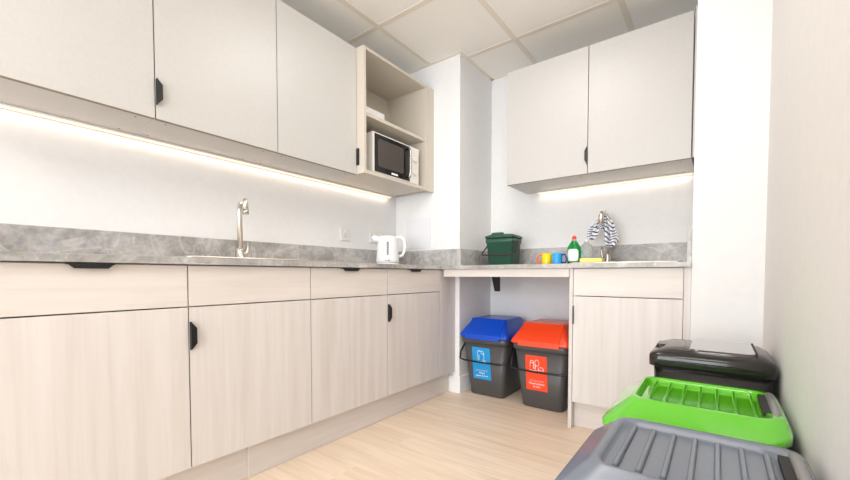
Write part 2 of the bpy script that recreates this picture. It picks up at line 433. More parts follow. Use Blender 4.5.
# ------------------------------------------------------------------ wall units, left
wall_desc = ['flat cream wall cupboard nearest the camera, top left of the photo', 'flat cream wall cupboard above the tap with black pull on its left edge', 'flat cream wall cupboard beside the open microwave shelves with pull on its right edge']
for i in range(3):
    y0, y1 = YWS[i], YWS[i+1]
    t = thing('wall_cabinet', wall_desc[i], 'cabinet', (XWL-.15, (y0+y1)/2, ZW), 'wall cupboards along the left wall')
    obj('body', carcase(XW+.002, XWL-FT-.001, y0+.0003, y1-.0003, ZW, ZT-.001), 'cream', t)
    d = obj('door', B(XWL-FT, XWL, y0+G, y1-G, ZW-.002, ZT, bev=.0008), 'cream', t)
    obj('bottom_strip', B(XWL-FT, XWL-.0005, y0+G, y1-G, ZW-.0032, ZW-.0021), 'edge', d)  # thin brown strip along the door bottom
    if i == 1: handle_v(d, XWL, y0+G, 1, 'y', 1.487, 1.585)
    if i == 2: handle_v(d, XWL, y1-G, -1, 'y', 1.487, 1.585, out=.02, lip=.004)
    bm = bmesh.new()
    for yy in (y0+.05, y1-.05):
        for xx in (XWL-.05, XW+.06): obj('screw_cap', lathe(bmesh.new(), [(.004, -.0015), (.004, -.0001)], (xx, yy, ZW), 10), 'edge', t)
# open shelf unit
t = thing('open_shelf_unit', 'cream open wall unit with two compartments holding the microwave', 'shelf unit', (XU-.18, 1.96, ZW))
yo0, yo1 = YWS[3]+.0006, 2.231
obj('side_panel', B(XW+.002, XU, yo0, yo0+.019, ZW, ZT, bev=.0008), 'cream_warm_lit', t)
obj('side_panel', B(XW+.002, XU, yo1-.018, yo1, ZW, ZT, bev=.0008), 'cream_warm_lit', t)
obj('top_panel', B(XW+.002, XU-.0005, yo0+.019, yo1-.018, ZT-.018, ZT-.0005), 'cream_warm_lit', t)
obj('bottom_panel', B(XW+.002, XU-.0005, yo0+.019, yo1-.018, ZW+.0005, ZW+.02), 'cream_warm_lit', t)
obj('shelf', B(XW+.012, XU-.012, yo0+.0195, yo1-.0185, 1.782, 1.802, bev=.0008), 'cream_warm_lit', t)
obj('back_panel', B(XW+.002, XW+.010, yo0+.019, yo1-.018, ZW+.02, ZT-.018), 'cream_warm_lit', t)
obj('filler_strip', B(XU-.019, XU-.0005, yo1+.0003, YP-.001, ZW, ZT, bev=.0008), 'cream_warm_lit', t)
# small things on the upper shelf
o = obj('white_box', B(-1.99, -1.80, 1.68, 1.925, 1.8025, 1.905, bev=.003), 'white_plastic')
tag(o, 'low white box standing on the shelf above the microwave', 'box')

# ------------------------------------------------------------------ microwave
mx1 = -1.692; my0, my1, mz0, mz1 = 1.706, 2.158, 1.467, 1.712
t = thing('microwave', 'white countertop microwave with black glass door in the open shelf unit', 'microwave', (-1.85, 1.93, ZW+.02))
obj('case', B(XW+.03, mx1-.022, my0, my1, mz0, mz1, bev=.004), 'mw_body', t)
bm = bmesh.new()
for x in (XW+.06, mx1-.05):
    for yy in (my0+.02, my1-.03): obj('foot', lathe(bmesh.new(), [(.012, 0), (.010, mz0-ZW-.02)], (x, yy, ZW+.0201), 14), 'mw_black', t)
ydoor = my0+.352
d = obj('door', B(mx1-.021, mx1, my0, ydoor, mz0, mz1, bev=.004), 'mw_body', t)
obj('door_glass', B(mx1-.003, mx1+.003, my0+.014, ydoor-.002, mz0+.006, mz1-.008, bev=.002), 'mw_black', d)
bm = bmesh.new()
loft(bm, [[(mx1+.0045, a, b) for a, b, _ in rrect(my0+.04, my0+.285, mz0+.04, mz1-.035, .02, 0)], [(mx1+.0025, a, b) for a, b, _ in rrect(my0+.04, my0+.285, mz0+.04, mz1-.035, .02, 0)]], smooth=False)
obj('window', bm, 'mw_window', d)
bm = bmesh.new()
yh = ydoor-.028
tube(bm, [(mx1, yh, mz0+.03), (mx1+.026, yh, mz0+.032), (mx1+.03, yh, mz0+.05), (mx1+.03, yh, mz1-.05), (mx1+.026, yh, mz1-.032), (mx1, yh, mz1-.03)], .008, 10)
obj('handle', bm, 'chrome', d)
obj('badge', B(mx1+.003, mx1+.0042, my0+.165, my0+.225, mz0+.014, mz0+.026), 'print', d)
cp = obj('control_panel', B(mx1-.021, mx1, ydoor+.001, my1, mz0, mz1, bev=.004), 'mw_body', t)
bm = bmesh.new()
for zz in (mz0+.075, mz0+.165):
    for k in range(1):
        r0 = [(mx1, (ydoor+my1)/2+.02*math.cos(a*PI/10), zz+.02*math.sin(a*PI/10)) for a in range(20)]
        r1 = [(mx1+.014, (ydoor+my1)/2+.018*math.cos(a*PI/10), zz+.018*math.sin(a*PI/10)) for a in range(20)]
        b2 = bmesh.new(); loft(b2, [r0, r1])
        box(b2, mx1+.014, mx1+.019, (ydoor+my1)/2-.003, (ydoor+my1)/2+.003, zz-.017, zz+.017)
        obj('knob', b2, 'mw_body', cp)
bm.free()

# ------------------------------------------------------------------ wall units, back
xs = [-1.143, -.6276, -.1201]
bd = ['flat cream wall cupboard on the back wall above the green caddy, with black pull', 'right-hand flat cream cupboard on the back wall, above the striped cloth']
for i in range(2):
    x0, x1 = xs[i], xs[i+1]
    t = thing('wall_cabinet', bd[i], 'cabinet', ((x0+x1)/2, YW+.18, ZW), 'wall cupboards on the back wall')
    a = .004 if i == 0 else 0
    obj('body', carcase(x0-a, x1, YW+FT+.001, YB-.002, ZW, ZT-.001, open_side='-y'), 'cream', t)
    d = obj('door', B(x0+G, x1-G, YW, YW+FT, ZW-.002, ZT, bev=.0008), 'cream', t)
    obj('bottom_strip', B(x0+G, x1-G, YW+.0005, YW+FT, ZW-.0032, ZW-.0021), 'edge', d)  # same brown strip below the back-wall doors
    if i == 0: handle_v(d, YW, x1-G, -1, 'x', 1.49, 1.588, out=.012, lip=.012)
    bm = bmesh.new()
    for xx in (x0+.05, x1-.05):
        for yy in (YW+.06, YB-.06): obj('screw_cap', lathe(bmesh.new(), [(.004, -.0015), (.004, -.0001)], (xx, yy, ZW), 10), 'edge', t)
obj('filler_strip', B(xs[2]+.004, XN-.001, YW+.004, YW+.022, ZW, ZT+.02, bev=.0008), 'cream', t)

# LED strips
def led(name_label, x0, x1, y0, y1):
    t = thing('light_strip', name_label, 'light', ((x0+x1)/2, (y0+y1)/2, ZW-.014), 'under-cupboard light strips')
    obj('housing', B(x0, x1, y0, y1, ZW-.008, ZW-.0005, bev=.001), 'white_plastic', t)
    obj('diffuser', B(x0+.004, x1-.004, y0+.004, y1-.004, ZW-.0125, ZW-.008, bev=.001), 'led', t)
led('long glowing light strip under the cupboards on the left wall', XW+.006, XW+.03, YS[0], 2.228)
led('short glowing light strip under the cupboards on the back wall', -1.06, -.125, YB-.03, YB-.006)

# ------------------------------------------------------------------ sockets and pale patch on the left wall
def socket(label, y0, y1, z0, z1, n):
    t = thing('wall_socket', label, 'socket', (XW+.005, (y0+y1)/2, z0))
    obj('plate', B(XW+.0005, XW+.010, y0, y1, z0, z1, bev=.003), 'socket', t)
    w = (y1-y0)/n
    for k in range(n):
        yc = y0+w*(k+.5)
        obj('switch', B(XW+.010, XW+.0135, yc-.006, yc+.006, z1-.028, z1-.012, bev=.001), 'white_plastic', t)
        bm = bmesh.new(); zc = (z0+z1)/2-.012
        box(bm, XW+.0095, XW+.0106, yc-.002, yc+.002, zc+.006, zc+.014); box(bm, XW+.0095, XW+.0106, yc-.013, yc-.007, zc-.008, zc-.004); box(bm, XW+.0095, XW+.0106, yc+.007, yc+.013, zc-.008, zc-.004)
        obj('pin_holes', bm, 'gap', t)
socket('single white wall socket on the left wall, midway between tap and kettle', 1.737, 1.822, 1.068, 1.154, 1)
socket('double white wall socket on the left wall directly behind the kettle', 2.015, 2.160, 1.072, 1.158, 2)
o = obj('pale_patch', B(-1.93, -1.70, YP-.004, YP-.0005, 1.034, 1.26, bev=.001), 'panel')  # thin pale sheet set on the pillar wall
tag(o, 'faint pale blank patch on the pillar wall right of the kettle', 'panel')

# ------------------------------------------------------------------ sinks and taps
def sink(label, x0, x1, y0, y1, bx0, bx1, by0, by1):
    t = thing('sink', label, 'sink', ((x0+x1)/2, (y0+y1)/2, ZTOP))
    bm = bmesh.new()
    loops = [rrect(x0, x1, y0, y1, .02, ZTOP+.0003), rrect(x0, x1, y0, y1, .02, ZTOP+.007), rrect(x0+.008, x1-.008, y0+.008, y1-.008, .016, ZTOP+.008),
             rrect(x0+.014, x1-.014, y0+.014, y1-.014, .014, ZTOP+.003)]
    loft(bm, loops)
    obj('rim', bm, 'sink', t)
    bm = bmesh.new()
    loft(bm, [rrect(bx0, bx1, by0, by1, .04, ZTOP+.0042), rrect(bx0+.006, bx1-.006, by0+.006, by1-.006, .036, ZTOP+.0044), rrect(bx0+.01, bx1-.01, by0+.01, by1-.01, .036, ZTOP+.0034)])
    obj('bowl', bm, 'sink', t)
sink('inset steel sink with drainer in the left worktop, seen as a thin rim', -1.99, -1.49, .585, 1.50, -1.90, -1.53, .65, 1.05)
sink('small inset steel sink in the back worktop below the striped cloth', -.66, -.14, 2.19, 2.63, -.60, -.30, 2.25, 2.58)

def arc(c, r, a0, a1, u, v, n=8):
    c = Vector(c); u = Vector(u); v = Vector(v)
    return [c+u*r*math.cos(a0+(a1-a0)*k/n)+v*r*math.sin(a0+(a1-a0)*k/n) for k in range(n+1)]
# left tap
tx, ty = -1.90, .985
t = thing('kitchen_tap', 'tall brushed-steel swan-neck tap rising from the left worktop', 'tap', (tx, ty, ZTOP+.006))
bm = bmesh.new(); lathe(bm, [(.028, .0003), (.028, .006), (.023, .01), (.023, .055), (.02, .062), (.012, .066)], (tx, ty, ZTOP+.006)); obj('base', bm, 'chrome', t)
d = Vector((.95, -.31, 0)).normalized(); zt = 1.183
bm = bmesh.new()
P = [(tx, ty, ZTOP+.065), (tx, ty, zt-.04)]
P += arc(Vector((tx, ty, zt-.03))+d*.03, .03, PI, PI/2, d, (0, 0, 1), 6)
e = Vector((tx, ty, zt))+d*.135
P += [e]; P += arc(e-Vector((0, 0, .02)), .02, PI/2, 0, d, (0, 0, 1), 6)
P += [e+d*.02-Vector((0, 0, .055))]
tube(bm, P, .0122, 14); obj('spout', bm, 'steel', t)
bm = bmesh.new(); tube(bm, [e+d*.02-Vector((0, 0, .045)), e+d*.02-Vector((0, 0, .066))], .0138, 14); obj('nozzle', bm, 'chrome', t)
bm = bmesh.new(); q = Vector((tx+.01, ty, ZTOP+.045)); tube(bm, [q+Vector((0, .010, 0)), q+Vector((.0, .030, .005)), q+Vector((0, .034, .065))], [.012, .009, .0035], 10); obj('lever', bm, 'steel', t)
# back tap
tx, ty = -.560, 2.665
t = thing('kitchen_tap', 'short chrome tap on the back worktop with the striped cloth draped over it', 'tap', (tx, ty, ZTOP))
bm = bmesh.new(); lathe(bm, [(.027, .0003), (.027, .006), (.022, .01), (.022, .07), (.018, .076)], (tx, ty, ZTOP)); obj('base', bm, 'chrome', t)
bm = bmesh.new(); tube(bm, [(tx, ty, ZTOP+.07), (tx, ty, 1.175), (tx, ty-.005, 1.200), (tx, ty-.03, 1.216), (tx-.006, ty-.06, 1.216), (tx-.016, ty-.10, 1.213)], .011, 14); obj('spout', bm, 'steel', t)
bm = bmesh.new(); tube(bm, [(tx-.015, ty-.094, 1.222), (tx-.016, ty-.108, 1.216), (tx-.018, ty-.117, 1.196), (tx-.019, ty-.118, 1.150)], [.009, .0155, .017, .0145], 16); obj('nozzle', bm, 'steel', t)
bm = bmesh.new(); tube(bm, [(tx-.015, ty-.01, ZTOP+.035), (tx-.030, ty-.02, ZTOP+.045), (tx-.034, ty-.022, ZTOP+.115)], [.014, .010, .006], 10); obj('lever', bm, 'chrome', t)

# striped cloth over the spout
bm = bmesh.new(); uvl = bm.loops.layers.uv.new('UVMap')
nu, nv = 56, 40
X0, Z0, Y0 = tx-.014, 1.238, ty-.045
def sm(a, b, x):
    x = max(0, min(1, (x-a)/(b-a))); return x*x*(3-2*x)
grid = []
for j in range(nv+1):
    v = j/nv; row = []
    for i in range(nu+1):
        u = -1+2*i/nu; a = abs(u)
        if u < 0: Lz = .125+.052*sm(.15, .5, a)-.02*sm(.8, 1, a)
        else: Lz = .125+.105*sm(.10, .45, a)-.03*sm(.75, 1, a)
        W = .086*(.10+.90*math.sin(min(1, v*1.15)*PI/2)**.9)
        x = X0-.010*v+u*W+.004*math.sin(10*v+u*5)*v
        z = Z0-Lz*v-.020*a*a*(1-v)
        y = Y0-.030*math.sin(min(1, v*3)*PI/2)+(.004+.016*v)*math.sin(u*15+1.3*math.sin(v*4))+.020*a*a
        ph = (z-Z0)*(1-.25*a)+(.50 if u > 0 else -.42)*(x-X0)*(1-.7*sm(.45, .8, v*a**.5))+.010*math.sin(u*8+v*5)
        row.append((bm.verts.new((x, y, z)), u, ph))
    grid.append(row)
for j in range(nv):
    for i in range(nu):
        q = [grid[j][i], grid[j][i+1], grid[j+1][i+1], grid[j+1][i]]
        f = bm.faces.new([c[0] for c in q]); f.smooth = True
        for lp, c in zip(f.loops, q):
            lp[uvl].uv = (c[1], c[2]/.0205+20)
o = obj('tea_towel', bm, 'towel')
so = o.modifiers.new('thick', 'SOLIDIFY'); so.thickness = .003; so.offset = 1
tag(o, 'navy and white striped cloth draped over the back tap', 'cloth')

# ------------------------------------------------------------------ kettle
kx, ky = -1.80, 1.952
t = thing('kettle', 'white plastic jug kettle at the far end of the left worktop', 'kettle', (kx, ky, ZTOP))
bm = bmesh.new(); lathe(bm, [(.078, .0003), (.08, .004), (.08, .014), (.072, .018)], (kx, ky, ZTOP)); obj('power_base', bm, 'white_plastic', t)
bm = bmesh.new()
prof = [(.068, .019), (.077, .022), (.077, .04), (.072, .10), (.067, .16), (.064, .188), (.060, .196), (.045, .203), (.018, .207)]
lathe(bm, prof, (kx, ky, ZTOP), 40); kb = obj('body', bm, 'white_plastic', t)
vd = Vector((-kx, -ky, 0)).normalized(); sd = Vector((-vd.y, vd.x, 0))      # facing the aisle; sd points along the worktop
cen = Vector((kx, ky, ZTOP))
bm = bmesh.new(); tube(bm, [cen-sd*.05+Vector((0, 0, .175)), cen-sd*.088+Vector((0, 0, .188)), cen-sd*.10+Vector((0, 0, .20))], [.028, .019, .012], 14); obj('spout', bm, 'white_plastic', t)
bm = bmesh.new()
H_ = [cen+sd*.05+Vector((0, 0, .196)), cen+sd*.09+Vector((0, 0, .196)), cen+sd*.110+Vector((0, 0, .18)), cen+sd*.118+Vector((0, 0, .14)), cen+sd*.113+Vector((0, 0, .10)), cen+sd*.10+Vector((0, 0, .072)), cen+sd*.07+Vector((0, 0, .062))]
tube(bm, H_, [.010, .011, .011, .011, .010, .010, .008], 12); obj('handle', bm, 'white_plastic', t)
bm = bmesh.new(); box(bm, -.007, .007, -.003, .002, .07, .16, bev=.002)
a = math.atan2(vd.y, vd.x)+PI/2
bmesh.ops.transform(bm, matrix=Matrix.Translation(cen+vd*.0715)@Matrix.Rotation(a, 4, 'Z'), verts=bm.verts); obj('water_window', bm, 'window_grey', kb)
bm = bmesh.new()
for k in range(7): box(bm, -.004, .004, -.0045, -.002, .078+.012*k, .080+.012*k)
bmesh.ops.transform(bm, matrix=Matrix.Translation(cen+vd*.0715)@Matrix.Rotation(a, 4, 'Z'), verts=bm.verts); obj('level_marks', bm, 'white_plastic', kb)
bm = bmesh.new()
for k, w in enumerate((.004, .002, .006, .004)): box(bm, -.017+.009*k, -.017+.009*k+w, -.0035, -.001, .032, .040)
bmesh.ops.transform(bm, matrix=Matrix.Translation(cen+vd*.0765)@Matrix.Rotation(a, 4, 'Z'), verts=bm.verts); obj('printed_mark', bm, 'kettle_print', kb)

# ------------------------------------------------------------------ green food caddy
def rot_place(bm, cx, cy, ang):
    bmesh.ops.transform(bm, matrix=Matrix.Translation((cx, cy, 0))@Matrix.Rotation(ang, 4, 'Z'), verts=bm.verts); return bm
cx, cy, ca = -1.228, 2.55, .05
t = thing('food_caddy', 'dark green lidded kitchen food-waste caddy on the back worktop', 'caddy', (cx, cy, ZTOP))
z = ZTOP
bm = bmesh.new(); loft(bm, [rrect(-.085, .085, -.072, .072, .018, z+.0003), rrect(-.09, .09, -.076, .076, .02, z+.004), rrect(-.098, .098, -.086, .086, .022, z+.160), rrect(-.104, .104, -.09, .09, .022, z+.162), rrect(-.107, .107, -.092, .092, .022, z+.192)])
cb = obj('body', rot_place(bm, cx, cy, ca), 'caddy', t)
bm = bmesh.new(); loft(bm, [rrect(-.108, .108, -.094, .094, .024, z+.1985), rrect(-.111, .111, -.097, .097, .024, z+.200), rrect(-.109, .109, -.095, .095, .024, z+.212), rrect(-.088, .088, -.075, .075, .02, z+.222), rrect(-.04, .04, -.03, .03, .015, z+.229)])
ld = obj('lid', rot_place(bm, cx, cy, ca), 'caddy', t)
bm = bmesh.new(); loft(bm, [rrect(-.07, .03, -.09, -.03, .025, z+.214), rrect(-.062, .022, -.082, -.038, .02, z+.236)]); obj('lid_grip', rot_place(bm, cx, cy, ca), 'caddy', ld)
bm = bmesh.new(); loft(bm, [rrect(-.104, .104, -.091, .091, .024, z+.1925), rrect(-.104, .104, -.091, .091, .024, z+.1985)]); obj('rim_gap', rot_place(bm, cx, cy, ca), 'gap', ld)
bm = bmesh.new()
tube(bm, [(-.113, .0, z+.178), (-.118, -.03, z+.14), (-.126, -.09, z+.092), (-.115, -.112, z+.080), (-.07, -.117, z+.076), (0, -.118, z+.075), (.07, -.117, z+.078), (.113, -.112, z+.088), (.124, -.09, z+.098), (.118, -.03, z+.145), (.113, .0, z+.178)], .005, 8)
obj('handle', rot_place(bm, cx, cy, ca), 'caddy_handle', t)

# ------------------------------------------------------------------ mugs, bottles, sponge
def mug(label, cx, cy, r, h, side, mbody, mhandle, mrim):
    t = thing('mug', label, 'mug', (cx, cy, ZTOP), 'mugs on the back worktop')
    bm = bmesh.new(); lathe(bm, [(r*.85, .0003), (r*.97, .004), (r, .012), (r, h-.002), (r-.002, h), (r-.005, h), (r-.005, .012)], (cx, cy, ZTOP), 32); obj('cup', bm, mbody, t)
    bm = bmesh.new(); s = side
    tube(bm, [(cx+s*(r-.003), cy-.004, ZTOP+h*.85), (cx+s*(r+.018), cy-.006, ZTOP+h*.88), (cx+s*(r+.026), cy-.007, ZTOP+h*.68), (cx+s*(r+.029), cy-.007, ZTOP+h*.45), (cx+s*(r+.022), cy-.006, ZTOP+h*.2), (cx+s*(r-.003), cy-.004, ZTOP+h*.2)], .0052, 10)
    obj('handle', bm, mhandle, t, label=('orange handle' if mhandle == 'orange' else 'navy handle'))
    if mrim:
        bm = bmesh.new(); n = 24
        pts = [[(cx+(r+.0006)*math.cos(a), cy+(r+.0006)*math.sin(a), ZTOP+zz) for a in [math.radians(160+60*k/n) for k in range(n+1)]] for zz in (.01, h-.004)]
        vs = [[bm.verts.new(p) for p in row] for row in pts]
        for k in range(n): bm.faces.new((vs[0][k], vs[0][k+1], vs[1][k+1], vs[1][k]))
        obj('white_band', bm, mrim, t)
mug('yellow and white mug with an orange handle on the back worktop', -.868, 2.42, .031, .074, -1, 'yellow', 'orange', 'mugwhite')
mug('bright blue spotted mug with navy handle between yellow mug and green bottle', -.798, 2.41, .030, .074, 1, 'sky_blue', 'navy', None)

bx, by = -.706, 2.44
t = thing('soap_bottle', 'green washing-up liquid bottle with red cap and white label', 'bottle', (bx, by, ZTOP))
bm = bmesh.new(); lathe(bm, [(.036, .0003), (.040, .004), (.040, .05), (.0415, .08), (.037, .11), (.022, .135), (.012, .145), (.011, .150)], (bx, by, ZTOP), 32, 1, .62); obj('bottle_body', bm, 'soap', t)
bm = bmesh.new(); lathe(bm, [(.0225, .1345), (.0165, .145), (.0130, .153), (.0115, .158)], (bx, by, ZTOP), 24, 1, .75); obj('neck', bm, 'clear', t)
bm = bmesh.new(); lathe(bm, [(.013, .156), (.014, .159), (.0135, .167), (.009, .171), (.008, .178)], (bx, by, ZTOP), 24); obj('cap', bm, 'red_cap', t)
bm = bmesh.new(); n = 20; rows = []
for zz, w in ((.022, .55), (.028, .78), (.05, .86), (.07, .86), (.088, .78), (.096, .55)):
    rows.append([bm.verts.new((bx+.0424*math.sin(w*(-1+2*k/n)), by-.0424*.64*math.cos(w*(-1+2*k/n))-.0012, ZTOP+zz)) for k in range(n+1)])
for A, C in zip(rows, rows[1:]):
    for k in range(n): bm.faces.new((A[k], A[k+1], C[k+1], C[k]))
obj('label', bm, 'soap_label', t)
bx, by = -.642, 2.47
t = thing('clear_bottle', 'clear plastic bottle standing behind the yellow sponge', 'bottle', (bx, by, ZTOP))
bm = bmesh.new(); lathe(bm, [(.033, .0003), (.036, .004), (.036, .10), (.031, .118), (.014, .132), (.012, .138)], (bx, by, ZTOP), 28, 1, .8); obj('bottle_body', bm, 'clear', t)
bm = bmesh.new(); lathe(bm, [(.014, .136), (.014, .152), (.012, .154)], (bx, by, ZTOP), 20); obj('cap', bm, 'socket', t)
bm = bmesh.new(); n = 12
rows = [[bm.verts.new((bx+.0366*math.sin(-.9+.5*k/n), by-.0366*.8*math.cos(-.9+.5*k/n)-.0005, ZTOP+zz)) for k in range(n+1)] for zz in (.06, .085)]
for k in range(n): bm.faces.new((rows[0][k], rows[0][k+1], rows[1][k+1], rows[1][k]))
obj('printed_mark', bm, 'clear_label', t)
bm = bmesh.new(); box(bm, -.606, -.492, 2.20, 2.265, ZTOP+.0085, ZTOP+.029, bev=.005)
o = obj('sponge', bm, 'sponge'); tag(o, 'flat yellow sponge lying on the back sink rim below the striped cloth', 'sponge')

# ------------------------------------------------------------------ under-counter recycling bins
def plane_mw(x, y, z):
    """text lying in the XZ plane facing -Y"""
    return Matrix.Translation((x, y, z))@Matrix.Rotation(PI/2, 4, 'X')

def kerb_bin(label, xc, yf, lid_m, lab_m, lines, icon):
    """front at yf, centre xc"""
    t = thing('recycling_bin', label, 'bin', (xc, yf+.2, 0), 'lidded recycling bins under the back worktop')
    wb, wt = .130, .165
    yb = yf+.39
    tilt = .045
    bm = bmesh.new()
    loft(bm, [rrect(xc-wb+.008, xc+wb-.008, yf+tilt+.008, yb-.04, .03, .001), rrect(xc-wb, xc+wb, yf+tilt, yb-.03, .035, .008),
              rrect(xc-wt, xc+wt, yf+.004, yb-.002, .035, .37)])
    body = obj('body', bm, 'grey_bin', t)
    bm = bmesh.new()
    loft(bm, [rrect(xc-wt-.002, xc+wt+.002, yf, yb, .035, .368), rrect(xc-wt-.010, xc+wt+.010, yf-.008, yb+.006, .036, .374), rrect(xc-wt-.012, xc+wt+.012, yf-.010, yb+.008, .036, .412), rrect(xc-wt-.006, xc+wt+.006, yf-.004, yb+.004, .036, .414)])
    obj('rim', bm, 'grey_bin', body)
    # lid: flared skirt, sloping hips, flat top
    a = wt+.015
    bm = bmesh.new()
    loft(bm, [rrect(xc-a, xc+a, yf-.014, yb+.012, .02, .409), rrect(xc-a-.002, xc+a+.002, yf-.017, yb+.014, .02, .418),
              rrect(xc-a+.004, xc+a-.004, yf-.008, yb+.008, .02, .436), rrect(xc-a+.050, xc+a-.050, yf+.075, yb-.03, .02, .524), rrect(xc-a+.060, xc+a-.060, yf+.09, yb-.045, .02, .532)])
    lid = obj('lid', bm, lid_m, t)
    bm = bmesh.new()      # front opening flap standing proud of the slope
    w1, w2 = .128, .098
    prism(bm, [(xc-w1, yf-.024, .398), (xc-w1, yf-.018, .430), (xc-w1, yf+.078, .535), (xc-w1, yf+.078, .520), (xc-w1, yf-.012, .422), (xc-w1, yf-.016, .396)], (2*w1, 0, 0))
    bmesh.ops.bevel(bm, geom=list(bm.edges), offset=.002, segments=1, affect='EDGES')
    obj('flap', bm, lid_m, lid)
    # bail handle hanging across the front
    bm = bmesh.new()
    zz = .275; yk = yf-.012
    tube(bm, [(xc-wt-.016, yf+.10, .372), (xc-wt-.018, yf+.06, .34), (xc-wt-.017, yf+.01, .298), (xc-wt-.006, yk-.006, .254), (xc-wt+.03, yk-.010, .247), (xc, yk-.012, .245), (xc+wt-.03, yk-.010, .247), (xc+wt+.006, yk-.006, .254), (xc+wt+.017, yf+.01, .298), (xc+wt+.018, yf+.06, .34), (xc+wt+.016, yf+.10, .372)], .0062, 8)
    obj('handle', bm, 'black', t)
    # label, leaning with the front face
    th = math.atan2(tilt-.004, .362)
    lab = bmesh.new(); box(lab, -.068, .068, -.0012, -.0002, -.112, .112)
    mw = Matrix.Translation((xc-.022, yf+.004+(tilt-.004)*(.37-.228)/.362, .228))@Matrix.Rotation(th, 4, 'X')
    bmesh.ops.transform(lab, matrix=mw, verts=lab.verts)
    lo = obj('label', lab, lab_m, body)
    for s, (txt, zo) in zip((.0175, .0175), lines):
        text('label_text', txt, s, 'print', lo, mw@Matrix.Translation((0, -.0016, zo))@Matrix.Rotation(PI/2, 4, 'X'))
    bm = bmesh.new(); box(bm, -.046, .046, -.0022, -.0012, -.048, -.0465); box(bm, -.046, .046, -.0022, -.0012, -.054, -.0528)
    bmesh.ops.transform(bm, matrix=mw, verts=bm.verts); obj('printed_rules', bm, 'print_soft', lo)
    bm = bmesh.new()
    for path in icon:
        tube(bm, [(p[0], -.0014, p[1]) for p in path], .0016, 6)
    bmesh.ops.transform(bm, matrix=mw, verts=bm.verts); obj('printed_icon', bm, 'print', lo)

def circ(cx, cz, rx, rz, a0=0, a1=360, n=14):
    return [(cx+rx*math.cos(math.radians(a0+(a1-a0)*k/n)), cz+rz*math.sin(math.radians(a0+(a1-a0)*k/n))) for k in range(n+1)]
paper_icon = [[(-.024, .012), (-.026, .078)], circ(-.012, .080, .014, .010, 180, 0), [(.002, .078), (.002, .070), (.012, .068)], [(-.024, .086), (.012, .088), (.022, .078)], [(.022, .078), (.020, .012)],
    [(-.024, .012), (.020, .012)], [(.012, .068), (.022, .066)], [(.006, .018), (.034, .014), (.036, .022), (.010, .028)], [(-.016, .060), (-.016, .024)]]
can_icon = [circ(-.026, .072, .010, .008), [(-.036, .068), (-.040, .030), (-.014, .030), (-.016, .068)], circ(.006, .066, .013, .020), [(-.004, .050), (-.006, .018), (.014, .022)],
    circ(-.010, .040, .008, .012), circ(.030, .030, .016, .010), [(.014, .030), (.016, .012), (.046, .010), (.046, .030)], [(-.044, .020), (-.020, .016), (.002, .016)]]
kerb_bin('dark grey bin with blue lid and blue paper label, under the back worktop', -1.262, 2.315, 'blue_lid', 'blue_label', [('Mixed', -.068), ('paper & card', -.087)], paper_icon)
kerb_bin('dark grey bin with orange-red lid and label, beside the oak end panel', -.862, 2.285, 'red_lid', 'red_label', [('Mixed plastics', -.068), ('& cans', -.087)], can_icon)

